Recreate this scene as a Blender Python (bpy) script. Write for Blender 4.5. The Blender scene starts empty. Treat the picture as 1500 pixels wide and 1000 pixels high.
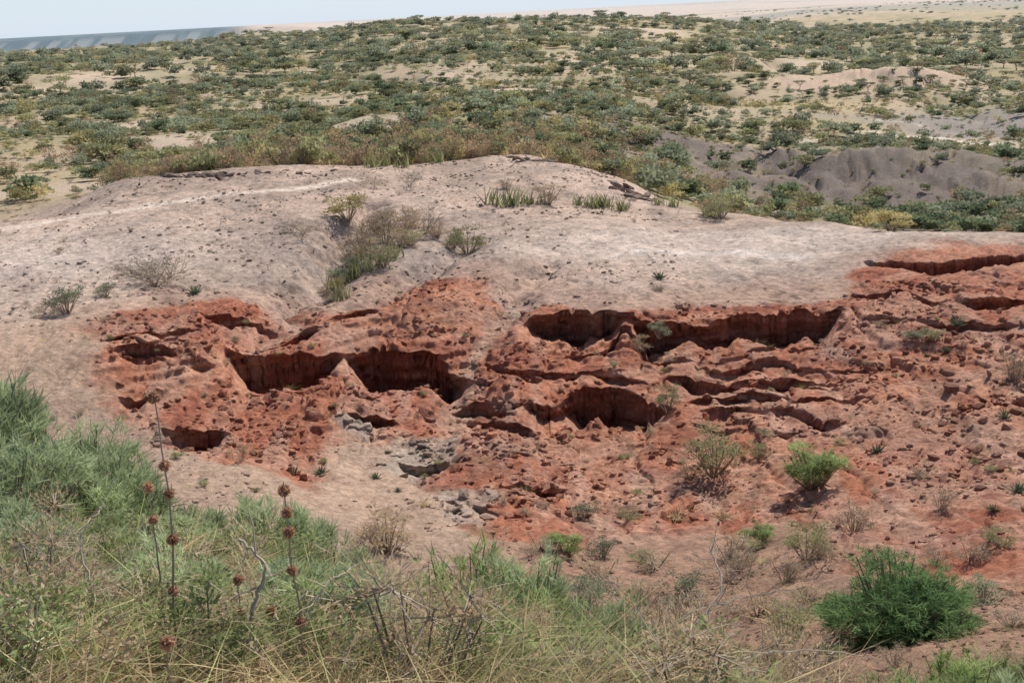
import bpy, math, random
import numpy as np
from mathutils import Vector, Matrix
random.seed(3); rng=np.random.default_rng(7)
scene=bpy.context.scene

# ------------------------------------------------------------------ camera
EYE=16.0
P=math.radians(14.9); ROLL=math.radians(3.0); FPX=1811.0
Fw=np.array([0,math.cos(P),-math.sin(P)]); R0=np.array([1.,0,0]); U0=np.array([0,math.sin(P),math.cos(P)])
Rt=math.cos(ROLL)*R0-math.sin(ROLL)*U0; Up=math.sin(ROLL)*R0+math.cos(ROLL)*U0
cam=bpy.data.cameras.new("camera"); camo=bpy.data.objects.new("camera",cam); scene.collection.objects.link(camo)
M=Matrix(((Rt[0],Up[0],-Fw[0],0),(Rt[1],Up[1],-Fw[1],0),(Rt[2],Up[2],-Fw[2],EYE),(0,0,0,1)))
camo.matrix_world=M; cam.sensor_width=36; cam.lens=FPX/1500*36; cam.clip_start=0.1; cam.clip_end=60000
scene.camera=camo
def bearing(u,v):
    D=Fw+Rt*(u-750)/FPX+Up*(500-v)/FPX
    h=math.hypot(D[0],D[1]); return math.atan2(D[0],D[1]), D[2]/h

# ------------------------------------------------------------------ noise
_T=rng.random(65536)
def _h(ix,iy,iz): return _T[((ix*73856093)^(iy*19349663)^(iz*83492791))&65535]
def vn(x,y,z=0.0,seed=0):
    x=np.asarray(x,float)+seed*17.3; y=np.asarray(y,float)+seed*9.1
    ix=np.floor(x).astype(np.int64); iy=np.floor(y).astype(np.int64)
    fx=x-ix; fy=y-iy; fx=fx*fx*(3-2*fx); fy=fy*fy*(3-2*fy)
    if np.isscalar(z):
        k=seed
        a=_h(ix,iy,k);b=_h(ix+1,iy,k);c=_h(ix,iy+1,k);d=_h(ix+1,iy+1,k)
        return ((a*(1-fx)+b*fx)*(1-fy)+(c*(1-fx)+d*fx)*fy)*2-1
    iz=np.floor(z).astype(np.int64); fz=z-iz; fz=fz*fz*(3-2*fz)
    def pl(k):
        a=_h(ix,iy,k);b=_h(ix+1,iy,k);c=_h(ix,iy+1,k);d=_h(ix+1,iy+1,k)
        return (a*(1-fx)+b*fx)*(1-fy)+(c*(1-fx)+d*fx)*fy
    return (pl(iz)*(1-fz)+pl(iz+1)*fz)*2-1
def fbm(x,y,o=4,seed=0,g=0.5):
    s=0;a=1;t=0;c,sn=0.8,0.6
    for i in range(o):
        s=s+a*vn(x,y,0.0,seed+i); t+=a; a*=g
        x,y=(c*x-sn*y)*2.03,(sn*x+c*y)*2.03
    return s/t*1.5
def sst(a,b,x):
    t=np.clip((x-a)/(b-a),0,1); return t*t*(3-2*t)
def pchip(x,y,q):
    x=np.asarray(x,float);y=np.asarray(y,float);h=np.diff(x);dl=np.diff(y)/h;m=np.zeros(len(x))
    w1=2*h[1:]+h[:-1];w2=h[1:]+2*h[:-1];ok=dl[:-1]*dl[1:]>0
    dd0=np.where(ok,dl[:-1],1);dd1=np.where(ok,dl[1:],1)
    m[1:-1]=np.where(ok,(w1+w2)/(w1/dd0+w2/dd1),0)
    q=np.clip(q,x[0],x[-1]);i=np.clip(np.searchsorted(x,q)-1,0,len(x)-2);t=(q-x[i])/h[i]
    return (1+2*t)*(1-t)**2*y[i]+t*(1-t)**2*h[i]*m[i]+t*t*(3-2*t)*y[i+1]+t*t*(t-1)*h[i]*m[i+1]

# ------------------------------------------------------------------ terrain profiles
NL=[(0.2,-1.65),(3,-1.9),(6,-2.6),(9,-3.5),(12,-5),(20,-9.5),(30,-12.2),(38,-13.1)]
prof={
0:(NL,[(46,560),(50,500),(56,460),(64,400),(78,330),(88,352),(105,320),(140,262),(200,200),(300,150),(600,100),(1200,77)],'L'),
200:([(0.2,-1.65),(3,-2),(6,-2.9),(9,-4.0),(12,-5.7),(20,-10.2)],[(28,800),(36,700),(40,650),(43,600),(45.5,560),(48.5,500),(51,470),(55,440),(61,400),(74,330),(92,262),(102,275),(120,268),(150,240),(200,195),(300,145),(500,105),(900,80),(1300,66)],'L'),
400:([(0.2,-1.65),(3,-2.1),(6,-3.1),(9,-4.4),(13,-7.0),(20,-10.2)],[(26,840),(31,760),(36,700),(40,660),(43,620),(46,575),(48.5,520),(51,485),(54,455),(59,420),(66,370),(76,310),(92,245),(102,258),(125,238),(160,205),(200,180),(300,135),(500,90),(800,62),(1000,49)],'L'),
600:([(0.2,-1.65),(3,-2.1),(6,-3.5),(9,-5.0),(13,-7.7),(20,-10.8)],[(26,850),(31,780),(35,730),(39,680),(42,630),(45,590),(48,545),(50.5,500),(53,460),(57,425),(64,375),(74,320),(96,242),(106,250),(130,215),(160,185),(200,158),(300,115),(450,80),(700,45),(850,35)],'C'),
750:([(0.2,-1.65),(3,-2.1),(6,-3.6),(9,-5.2),(13,-8.0),(20,-11.2)],[(27,840),(32,770),(36,715),(40,660),(43.5,600),(46.5,550),(49.5,505),(52,465),(55,435),(62,380),(72,325),(85,270),(100,228),(112,240),(130,208),(200,152),(300,108),(450,72),(700,38),(800,33)],'C'),
900:([(0.2,-1.65),(3,-2.2),(6,-3.8),(9,-5.5),(13,-8.2),(20,-11.4)],[(27,860),(32,790),(36,735),(40,680),(43.5,620),(46.5,565),(49.5,515),(52,465),(55,432),(62,380),(70,335),(80,303),(92,262),(105,275),(130,240),(150,215),(200,170),(300,120),(450,80),(700,42),(850,29)],'C'),
1050:([(0.2,-1.65),(3,-2.3),(6,-4.0),(9,-5.8),(13,-8.4),(19,-11.2)],[(26,880),(31,800),(36,735),(40,675),(44,610),(47.5,555),(50.5,505),(53,462),(56,435),(63,385),(71,342),(80,312),(92,335),(115,305),(150,262),(200,208),(250,172),(350,128),(500,85),(700,55),(900,34)],'C'),
1200:([(0.2,-1.65),(3,-2.3),(6,-4.2),(9,-6.0),(12,-7.6)],[(16,985),(21,910),(26,845),(31,775),(36,710),(40,650),(44,590),(47.5,540),(50.5,495),(53.5,450),(57,425),(63,385),(73,328),(85,350),(110,335),(140,295),(180,245),(230,200),(300,160),(400,118),(600,78),(900,50),(1500,28)],'R'),
1350:([(0.2,-1.65),(3,-2.3),(6,-4.2),(9,-6.0),(12,-7.7)],[(16,975),(21,900),(26,835),(31,765),(36,695),(40,640),(44,580),(47.5,530),(50.5,485),(54,440),(58,405),(62,375),(68,343),(80,370),(105,345),(140,312),(180,255),(230,208),(300,165),(360,135),(410,100),(440,112),(600,75),(1000,42),(2500,8)],'R'),
1500:([(0.2,-1.65),(3,-2.3),(6,-4.2),(9,-6.0),(12,-7.7)],[(16,965),(21,890),(26,825),(31,755),(36,690),(40,630),(44,570),(47.5,520),(50.5,478),(54,438),(58,405),(62,378),(67,348),(80,370),(105,352),(140,318),(180,268),(230,215),(300,165),(400,120),(600,72),(1000,40),(2500,4)],'R'),
}
far={'L':[(2400,-48),(4300,-56),(4480,-38),(4620,-6),(5200,-2),(20000,-2)],'C':[(1700,-42),(3000,-46),(6000,-38),(12000,-12),(20000,-6)],'R':[(6000,-42),(12000,-24),(20000,-8)]}
r=np.concatenate([np.linspace(0.3,12,50)[:-1],np.linspace(12,36,230)[:-1],np.linspace(36,60,520)[:-1],np.linspace(60,110,240)[:-1],np.geomspace(110,1200,260)[:-1],np.geomspace(1200,4200,50)[:-1],np.linspace(4200,4900,40)[:-1],np.geomspace(4900,20000,30)])
be=np.radians(np.concatenate([np.linspace(-75,-27,34)[:-1],np.linspace(-27,27,960),np.linspace(27,75,34)[1:]]))
nr,nc=len(r),len(be)
cb=[];cz=[]
for u in sorted(prof):
    nearp,farp,kd=prof[u]
    ds=[p[0] for p in nearp];zs=[p[1] for p in nearp];bs=[bearing(u,900)[0]]*len(nearp)
    for d,v in farp:
        b,t=bearing(u,v);ds.append(d);zs.append(t*d);bs.append(b)
    for d,z in far[kd]: ds.append(d);zs.append(z);bs.append(bs[-1])
    cz.append(pchip(ds,zs,r)); cb.append(np.interp(r,ds,bs))
cz=np.array(cz);cb=np.array(cb)
ZB=np.zeros((nr,nc))
for i in range(nr): ZB[i]=pchip(cb[:,i],cz[:,i],be)
RR=np.repeat(r[:,None],nc,1);BB=np.repeat(be[None,:],nr,0)
X=RR*np.sin(BB);Y=RR*np.cos(BB)

def hit(u,v,Z,dmin=2.0,dmax=1e9):
    b,t=bearing(u,v); k=np.interp(b,be,np.arange(nc));k0=min(int(k),nc-2);fk=k-k0
    zg=Z[:,k0]*(1-fk)+Z[:,k0+1]*fk; df=zg-t*r
    idx=np.where((df>=0)&(r>dmin)&(r<dmax))[0]
    if len(idx)==0:
        m=(r>dmin)&(r<min(dmax,110)); j=np.where(m)[0][np.argmin(np.abs(df[m]))]; return b,r[j]
    i=idx[0]
    if i==0 or r[i-1]<dmin: return b,r[i]
    a=-df[i-1]/(df[i]-df[i-1]+1e-9); return b,r[i-1]+np.clip(a,0,1)*(r[i]-r[i-1])
def xy(u,v,dmin=22.,dmax=1e9,Z=None):
    b,d=hit(u,v,ZB if Z is None else Z,dmin,dmax); return (d*math.sin(b),d*math.cos(b))
def rows(a,b): return slice(int(np.searchsorted(r,a)),int(np.searchsorted(r,b)))
S=rows(12,112); xs=X[S];ys=Y[S]
wx=xs+0.9*fbm(xs/2.2,ys/2.2,4,31); wy=ys+0.9*fbm(xs/2.2,ys/2.2,4,47)
def polymask(pts,soft,px=None,py=None,dmin=22.):
    px=wx if px is None else px; py=wy if py is None else py
    pl=[xy(u,v,dmin) for u,v in pts]; ins=np.zeros(px.shape,bool);dd=np.full(px.shape,1e9)
    for i in range(len(pl)):
        x1,y1=pl[i];x2,y2=pl[(i+1)%len(pl)]
        c=((y1>py)!=(y2>py))&(px<(x2-x1)*(py-y1)/(y2-y1+1e-12)+x1); ins^=c
        ex,ey=x2-x1,y2-y1;L=ex*ex+ey*ey+1e-9;t=np.clip(((px-x1)*ex+(py-y1)*ey)/L,0,1)
        dd=np.minimum(dd,(px-x1-t*ex)**2+(py-y1-t*ey)**2)
    sd=np.sqrt(dd)*np.where(ins,1,-1); return sst(-soft,soft,sd)
def linedist(pts,px,py,dmin=22.):
    pl=[xy(u,v,dmin) for u,v in pts];dd=np.full(px.shape,1e9)
    for i in range(len(pl)-1):
        x1,y1=pl[i];x2,y2=pl[i+1];ex,ey=x2-x1,y2-y1;L=ex*ex+ey*ey+1e-9
        t=np.clip(((px-x1)*ex+(py-y1)*ey)/L,0,1);dd=np.minimum(dd,(px-x1-t*ex)**2+(py-y1-t*ey)**2)
    return np.sqrt(dd)
def blob(u,v,rx,ry,px,py,dmin=22.):
    x0,y0=xy(u,v,dmin);b=math.atan2(x0,y0);c,s=math.cos(b),math.sin(b)
    lx=(px-x0)*c-(py-y0)*s;ly=(px-x0)*s+(py-y0)*c
    return np.exp(-((lx/rx)**2+(ly/ry)**2))

RED=polymask([(125,480),(200,455),(330,435),(400,462),(440,425),(500,455),(560,425),(640,410),(710,405),(745,450),(850,452),(1000,452),(1110,442),(1225,438),(1240,405),(1275,382),(1340,366),(1400,352),(1500,356),(1650,356),(1650,980),(1500,920),(1300,850),(1200,800),(1150,755),(1050,780),(950,785),(860,805),(690,785),(650,720),(600,650),(520,640),(470,680),(430,715),(380,690),(280,650),(200,615),(130,570)],0.6)
Z=ZB.copy()
z=Z[S];rr=RR[S];bb=BB[S]
gd=linedist([(530,300),(500,345),(460,400),(425,450),(400,490),(380,540)],wx,wy)
z-=1.0*np.exp(-(gd/1.3)**2)*(.4+.6*sst(48,54,rr))
gd2=linedist([(800,385),(750,430),(715,480),(690,545),(650,620)],wx,wy); z-=0.5*np.exp(-(gd2/0.9)**2)
gd3=linedist([(690,345),(650,375),(600,410),(540,440)],wx,wy); z-=0.6*np.exp(-(gd3/1.0)**2)
gd4=linedist([(480,330),(520,345),(500,400)],wx,wy); z-=0.5*np.exp(-(gd4/0.8)**2)
for (u,v,rx,ry,h) in [(250,515,2.6,1.6,.5),(470,575,1.0,1.8,.8),(720,570,1.0,1.4,.5),(640,455,1.8,2.0,.45),(1000,640,1.5,1.6,.4),(1130,320,2.5,3,.35),(480,620,1.3,1.5,.4),(925,500,0.6,.9,.6),(700,650,1.6,1.4,.35),(1080,600,2.4,1.2,.3),(800,245,4,3,.3),(880,620,.6,1,.5)]:
    z+=h*blob(u,v,rx,ry,wx,wy)
lo=1-sst(62,75,rr)
z+=0.15*fbm(xs/5,ys/5,3,3)+0.07*fbm(xs/1.6,ys/1.6,4,5)*(0.55+0.45*RED)
rill=1-np.abs(fbm(bb*rr/1.5+.4*fbm(xs/2,ys/2,2,8),rr/6.,4,12)); z-=0.20*rill**3*np.clip(0.5+RED,0,1)*lo
qn=z+0.20*fbm(xs/6,ys/6,3,21)+.04*fbm(xs/.9,ys/.9,3,23)
def terr(q,st,sh): 
    k=q/st;f=np.floor(k);t=k-f;return (f+np.clip((t-0.5)*sh+0.5,0,1))*st
amt=RED*sst(-0.25,0.5,fbm(xs/3,ys/3,3,77)+0.1)*(1-sst(56,62,rr))*sst(36,40,rr)
zt=z+(terr(qn,0.34,4.5)-qn); z=z*(1-amt*.7)+zt*amt*.7
# cliffs: the face is spread over many grid rows and pulled back into an upright, undercut wall
RD=np.zeros_like(z);FACE=np.zeros_like(z);TAL=np.zeros_like(z)
def cliff(pts,L,under=0.35,W=0.55,jag=0.5,world=None,hv=.8):
    global z,RD,FACE
    if world is None:
        a=[(hit(u,v,ZB,22.),h) for u,v,h in pts]
        b=np.array([q[0][0] for q in a]);d=np.array([q[0][1] for q in a]);h=np.array([q[1] for q in a])
    else: b,d,h=world
    o=np.argsort(b);b,d,h=b[o],d[o],h[o]
    ci=np.where((be>=b[0])&(be<=b[-1]))[0]
    if len(ci)<3:return
    ci=slice(ci[0],ci[-1]+1);bc=be[ci]
    db=np.interp(bc,b,d);hh=np.interp(bc,b,h);arc=bc*db
    e=np.minimum(np.clip((arc-arc[0])/1.0,0,1),np.clip((arc[-1]-arc)/1.0,0,1));hh=hh*e
    sd=int(abs(b[0])*1000+d[0]*7)%50
    jn=fbm(arc/1.9,arc*0+sd,2,sd,.5)
    blk=np.floor(arc/.45+.8*fbm(arc/.5,arc*0,2,sd+2));blk=_h(blk.astype(np.int64),np.int64(sd),np.int64(3))-.5
    db=db+jag*1.2*jn+.16*blk*np.minimum(jag*2,1)+.05*fbm(arc/.25,arc*0,2,sd+4)
    hh=hh*np.clip(1+hv*fbm(arc/1.9,arc*0+3,3,sd+5)+.18*blk,.12,1.6)
    rrc=rr[:,ci];s=db[None,:]-rrc;act=hh/(hh+.05)
    t=np.clip(s/W,0,1);t=np.where(t<.10,t*.3,.03+(t-.10)*(.97/.90))
    LL=(L*(1+.5*fbm(arc/2.,arc*0+1,2,sd+3)))[None,:]
    rec=np.clip(1-(s-W)/LL,0,1)**1.5
    z[:,ci]=z[:,ci]-hh*t*rec
    back=np.clip(s,0,W)*act*.97+under*np.minimum(hh,1.3)*np.sin(np.clip(s/W,0,1)*1.75)
    dec=np.clip(1-(s-W)/1.6,0,1)
    RD[:,ci]+=np.where(s<W,back,back*dec*dec)
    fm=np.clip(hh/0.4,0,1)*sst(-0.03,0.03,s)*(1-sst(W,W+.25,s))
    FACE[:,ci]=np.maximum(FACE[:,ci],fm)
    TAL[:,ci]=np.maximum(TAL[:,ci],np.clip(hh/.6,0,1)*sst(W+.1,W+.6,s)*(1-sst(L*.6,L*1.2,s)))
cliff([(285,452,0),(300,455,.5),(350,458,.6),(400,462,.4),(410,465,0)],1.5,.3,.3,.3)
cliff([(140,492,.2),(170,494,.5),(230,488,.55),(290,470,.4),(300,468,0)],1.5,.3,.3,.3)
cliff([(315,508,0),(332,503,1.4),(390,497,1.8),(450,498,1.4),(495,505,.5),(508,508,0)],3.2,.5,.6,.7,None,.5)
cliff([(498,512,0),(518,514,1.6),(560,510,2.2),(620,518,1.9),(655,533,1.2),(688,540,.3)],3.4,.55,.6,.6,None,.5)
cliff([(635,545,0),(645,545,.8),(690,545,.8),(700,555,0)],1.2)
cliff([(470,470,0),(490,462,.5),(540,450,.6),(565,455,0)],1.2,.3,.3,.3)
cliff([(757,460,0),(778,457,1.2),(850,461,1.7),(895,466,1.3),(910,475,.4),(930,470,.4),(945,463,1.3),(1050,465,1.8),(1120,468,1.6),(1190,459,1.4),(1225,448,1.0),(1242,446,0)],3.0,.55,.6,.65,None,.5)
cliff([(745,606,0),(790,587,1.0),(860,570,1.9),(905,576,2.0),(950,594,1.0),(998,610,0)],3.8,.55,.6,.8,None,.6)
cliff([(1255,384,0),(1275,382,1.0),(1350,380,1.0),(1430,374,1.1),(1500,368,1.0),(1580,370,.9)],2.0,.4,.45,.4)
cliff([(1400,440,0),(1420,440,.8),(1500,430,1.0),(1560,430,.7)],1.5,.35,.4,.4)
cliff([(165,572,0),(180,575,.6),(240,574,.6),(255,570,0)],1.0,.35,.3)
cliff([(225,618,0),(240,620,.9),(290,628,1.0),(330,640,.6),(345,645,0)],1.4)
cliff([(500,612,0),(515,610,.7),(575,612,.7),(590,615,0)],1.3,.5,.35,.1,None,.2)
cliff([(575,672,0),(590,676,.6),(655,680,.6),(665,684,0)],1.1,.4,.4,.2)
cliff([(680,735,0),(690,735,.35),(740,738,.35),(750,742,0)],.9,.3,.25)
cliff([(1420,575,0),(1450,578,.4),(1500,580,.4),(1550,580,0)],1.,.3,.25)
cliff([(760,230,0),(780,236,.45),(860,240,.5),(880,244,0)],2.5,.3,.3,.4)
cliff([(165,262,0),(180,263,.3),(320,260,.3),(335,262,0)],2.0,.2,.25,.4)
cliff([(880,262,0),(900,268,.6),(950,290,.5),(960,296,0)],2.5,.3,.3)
lr=np.random.default_rng(21)
LD=[(700,1250,512,.35),(690,980,532,.45),(980,1330,532,.35),(960,1300,552,.5),(660,820,560,.45),(980,1290,582,.55),(1010,1250,603,.3),(640,790,590,.45),(650,800,618,.3),(150,320,518,.35),(150,330,540,.35),(340,500,480,.35),(690,900,670,.25),(1240,1520,470,.3),(1230,1400,430,.35),(560,680,480,.3),(700,850,720,.22),(980,1280,566,.25),(160,300,503,.2),(1000,1200,630,.22),(780,1000,548,.25)]
for (u0,u1,v0,h) in LD:
    k=6;us=np.linspace(u0,u1,k);P_=[hit(u,v0+lr.normal(0,7),ZB,22.) for u in us];hs=.85*h*(.2+1.4*lr.random(k));hs[0]=hs[-1]=0
    cliff(None,.7+.7*lr.random(),.3,.22,.4,(np.array([p[0] for p in P_]),np.array([p[1] for p in P_]),hs))
rough=0.45+0.55*RED
z+=0.065*fbm(xs/0.7,ys/0.7,4,61,.65)*rough*(1-.6*FACE)+0.022*fbm(xs/.2,ys/.2,2,71)*rough
lump=np.clip(fbm(xs/.3,ys/.3,2,73)-.3,0,1);z+=.08*lump*RED
Z[S]=z
S2=rows(60,3000);x2=X[S2];y2=Y[S2];r2=RR[S2];k=sst(100,160,r2)*(1-sst(1500,3000,r2))
Z[S2]+=k*(np.minimum(r2,500)*0.0040*fbm(x2/45,y2/45,3,81)+0.3*fbm(x2/8,y2/8,3,83)-0.012*np.minimum(r2,400)*(1-np.abs(fbm(x2/70,y2/70,3,90)))**4)
kk=(r2>108)
wX=x2+6*fbm(x2/12,y2/12,4,92);wY=y2+6*fbm(x2/12,y2/12,4,93)
vz=np.clip(blob(1180,245,22,28,x2,y2,108.)+blob(1330,260,22,26,x2,y2,108.)+blob(1330,130,30,40,x2,y2,108.)+blob(1420,180,20,20,x2,y2,108.),0,1)
Z[S2]+=kk*(2.8*blob(1210,240,19,14,wX,wY,108.)+2.0*blob(1420,260,17,12,wX,wY,108.)+4*blob(1330,118,24,16,wX,wY,108.)+2.5*blob(1190,120,16,14,wX,wY,108.))
gul=1-np.abs(fbm(x2/5+.8*fbm(x2/8,y2/8,3,97),y2/16,4,95));Z[S2]-=kk*1.15*gul**3*vz;Z[S2]+=kk*.5*fbm(x2/3,y2/3,3,99)*vz
S3=rows(1500,20000);x3=X[S3];y3=Y[S3];r3=RR[S3]
Z[S3]+=sst(1500,2500,r3)*(1-sst(4000,4300,r3))*10*(fbm(x3/700,y3/700,3,88))
Z[S3]+=sst(4400,4620,r3)*(1-sst(4900,5400,r3))*(6*fbm(x3/220,y3/900,4,98)-2)
S4=rows(1,14);Z[S4]+=0.08*fbm(X[S4]/0.8,Y[S4]/0.8,3,15)*(RR[S4]>1)
def ground(x,y):
    x=np.asarray(x,float);y=np.asarray(y,float);d=np.hypot(x,y);b=np.arctan2(x,y)
    i=np.interp(d,r,np.arange(nr));j=np.interp(b,be,np.arange(nc));i0=np.clip(i.astype(int),0,nr-2);j0=np.clip(j.astype(int),0,nc-2);a=i-i0;c=j-j0
    return EYE+(Z[i0,j0]*(1-a)*(1-c)+Z[i0+1,j0]*a*(1-c)+Z[i0,j0+1]*(1-a)*c+Z[i0+1,j0+1]*a*c)
# ------------------------------------------------------------------ colours
def C(*c): return np.array(c,float)
def mix(a,b,m): return a*(1-m[...,None])+b*m[...,None]
n1=fbm(X/9,Y/9,4,101);n2=fbm(X/1.2,Y/1.2,4,105);n3=fbm(X/60,Y/60,4,109)
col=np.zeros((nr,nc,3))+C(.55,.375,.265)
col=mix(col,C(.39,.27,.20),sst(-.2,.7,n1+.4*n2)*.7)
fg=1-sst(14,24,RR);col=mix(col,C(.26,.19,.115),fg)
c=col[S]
ridge=sst(50,56,rr);c=mix(c,C(.63,.465,.36),ridge*.85)
left=1-sst(-.06,.05,bb)
c=mix(c,C(.37,.27,.21),ridge*sst(-.1,.7,fbm(wx/4,wy/6,5,112,.6)+.25*left)*.7)
c=mix(c,C(.34,.27,.225),ridge*sst(.15,.7,fbm(wx/1.5,wy/2.5,4,114,.6))*.45)
c=mix(c,C(.40,.32,.275),ridge*np.clip(blob(560,370,8,7,xs,ys)+blob(780,440,6,3,xs,ys),0,1)*.5)
c=mix(c,C(.76,.62,.52),ridge*np.clip(blob(1000,370,9,4,wx,wy)+blob(30,380,9,7,wx,wy)+blob(1150,350,9,3,wx,wy),0,1)*.6)
brown=polymask([(690,800),(900,790),(1100,750),(1250,770),(1600,860),(1700,1150),(1000,1060),(900,950),(800,880)],1.2,None,None,12.)
c=mix(c,C(.44,.255,.175),brown*.85)
rd=np.zeros_like(c)+C(.51,.20,.115)
rd=mix(rd,C(.34,.12,.075),sst(-.1,.6,n2[S]+.5*n1[S])*.6)
rd=mix(rd,C(.65,.35,.225),sst(.1,.8,fbm(xs/3,ys/2,4,120))*.65)
rd=mix(rd,C(.65,.30,.17),np.clip(blob(650,445,2.6,2.6,xs,ys)+blob(240,525,3,1.6,xs,ys)+blob(1400,620,6,6,xs,ys)*.8+TAL*.7,0,1)*.6)
rd=mix(rd,C(.43,.255,.19),sst(.0,.6,fbm(wx/2.6,wy/2.6,3,127)+.7*blob(1330,620,4.5,7,xs,ys)-.15)*.5)
pale=sst(0.0,.5,fbm(bb*rr/1.0,rr/5,4,140)); rd=mix(rd,C(.62,.40,.29),pale*.5*(1-sst(50,54,rr)))
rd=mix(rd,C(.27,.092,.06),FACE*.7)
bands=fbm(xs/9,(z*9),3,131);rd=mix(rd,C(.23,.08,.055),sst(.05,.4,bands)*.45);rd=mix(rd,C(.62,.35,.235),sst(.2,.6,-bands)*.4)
redm=RED.copy();redm*=1-.35*sst(0.1,.6,fbm(xs/2,ys/2,4,151))*(1-sst(40,46,rr))
redm=np.clip(redm-np.exp(-(gd2/.5)**2)*.6-np.exp(-(gd/.45)**2)*.6*sst(47,50,rr),0,1)
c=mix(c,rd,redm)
halo=np.clip(polymask([(120,450),(330,425),(560,400),(720,380),(900,425),(1230,405),(1260,370),(1600,350),(1600,430),(1240,460),(120,500)],2.0)-RED,0,1);c=mix(c,C(.50,.29,.20),halo*.5)
gm=polymask([(560,690),(575,640),(655,628),(662,690),(640,705)],.35)+polymask([(640,722),(740,722),(745,765),(650,760)],.3)+polymask([(505,612),(540,605),(545,640),(515,640)],.2)
c=mix(c,C(.50,.41,.32),np.clip(gm,0,1)*.7)
pth=linedist([(-60,345),(0,336),(150,312),(350,284),(430,275),(510,264)],xs+.3*fbm(xs/3,ys/3,2,9),ys);c=mix(c,C(.82,.66,.53),(1-sst(.25,1.0,pth))*.8)
pth=linedist([(880,372),(960,366),(1050,372),(1180,380)],xs+.6*fbm(xs/2,ys/2,3,9),ys+.8*fbm(xs/1.2,ys/1.2,3,19));c=mix(c,C(.80,.70,.62),(1-sst(.0,1.0,pth))*.5)
spk=sst(.25,.8,fbm(xs/.35,ys/.35,3,160));c*=(1-.35*spk*ridge)[...,None]
c*=(1+.15*n2[S]+.16*fbm(xs/.25,ys/.25,3,163,.7))[...,None]
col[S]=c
SB=rows(100,20000);xb=X[SB];yb=Y[SB];rb=RR[SB];cb_=np.zeros(xb.shape+(3,))+C(.48,.37,.25)
vegn=fbm(xb/26,yb/26,4,201)
cb_=mix(cb_,C(.33,.29,.165),sst(-.8,0,vegn)*.8);cb_=mix(cb_,C(.46,.36,.19),sst(.1,.6,fbm(xb/50,yb/30,3,205))*.5)
cb_=mix(cb_,C(.54,.41,.29),sst(.1,.6,fbm(xb/7,yb/10,4,207))*.5)
CLR=np.zeros_like(rb)
for (u,v,rx,ry) in [(720,122,14,22),(640,108,12,16),(810,128,10,14),(520,180,7,9),(600,178,5,6),(1030,140,10,12),(60,275,12,8),(230,180,10,12),(420,150,8,10),(140,115,16,30),(940,45,25,60),(860,90,9,20),(660,170,4,6),(270,205,8,8),(1180,95,16,26)]:
    CLR=np.maximum(CLR,blob(u,v,rx,ry,xb+7*vegn,yb+6*n1[SB],108.))
CLR*= (rb>108)
cb_=mix(cb_,C(.60,.46,.34),np.clip(CLR*1.1,0,1)*.8)
VAL=np.clip(blob(1180,245,26,30,xb,yb,108.)+blob(1330,270,26,28,xb,yb,108.)+blob(1480,300,18,30,xb,yb,108.),0,1)*(rb>100)
cb_=mix(cb_,C(.195,.155,.135),np.clip(VAL*1.9,0,1)*.93*(1-.3*sst(0,.6,fbm(xb/6,yb/8,3,211))))
GRY=np.clip(blob(1330,175,26,26,xb,yb,108.)+blob(1440,165,14,22,xb,yb,108.),0,1);cb_=mix(cb_,C(.30,.26,.235),np.clip(GRY*1.4,0,1)*.85)
WHT=np.clip(blob(1330,190,9,4,xb+3*vegn,yb,108.)+blob(1340,203,18,3,xb,yb+2*vegn,108.)+blob(1440,200,7,3,xb,yb,108.)+.7*blob(1320,172,5,3,xb,yb,108.),0,1);cb_=mix(cb_,C(.74,.64,.54),np.clip(WHT*1.6,0,1)*.9)
TAN=np.clip(blob(1330,112,24,30,xb,yb,108.)+.8*blob(1180,125,12,16,xb,yb,108.),0,1);cb_=mix(cb_,C(.58,.42,.31),np.clip(TAN*1.4,0,1)*.8)
YEL=np.clip(blob(1120,150,26,22,xb,yb,108.)+blob(1230,180,14,14,xb,yb,108.),0,1);cb_=mix(cb_,C(.50,.39,.19),YEL*.6)
ff=sst(1300,2600,rb);fc=np.zeros_like(cb_)+C(.56,.44,.34);fc=mix(fc,C(.28,.29,.24),sst(-.1,.4,fbm(xb/500,yb/900,4,210)-.25*sst(4000,6000,rb))*.7)
cb_=mix(cb_,fc,ff)
hz=sst(300,9000,rb);cb_=mix(cb_,C(.55,.53,.52),hz*.4)  # aerial haze painted into the ground colour, paler with distance
el=(1-sst(-.215,-.18,BB[SB]));esc=sst(2000,3000,rb)*el;ecol=mix(np.zeros_like(cb_)+C(.14,.19,.215),C(.19,.235,.24),sst(-.2,.4,fbm(xb/60,yb/300,4,230)));cb_=mix(cb_,ecol,esc*.97)  # escarpment blue is distance haze put into its vertex colour
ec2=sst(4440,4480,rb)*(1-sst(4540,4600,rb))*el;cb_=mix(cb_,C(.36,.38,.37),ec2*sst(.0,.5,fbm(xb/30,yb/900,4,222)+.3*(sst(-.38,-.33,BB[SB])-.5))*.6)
t=sst(100,114,rb);col[SB]=mix(col[SB],cb_,t)
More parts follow.
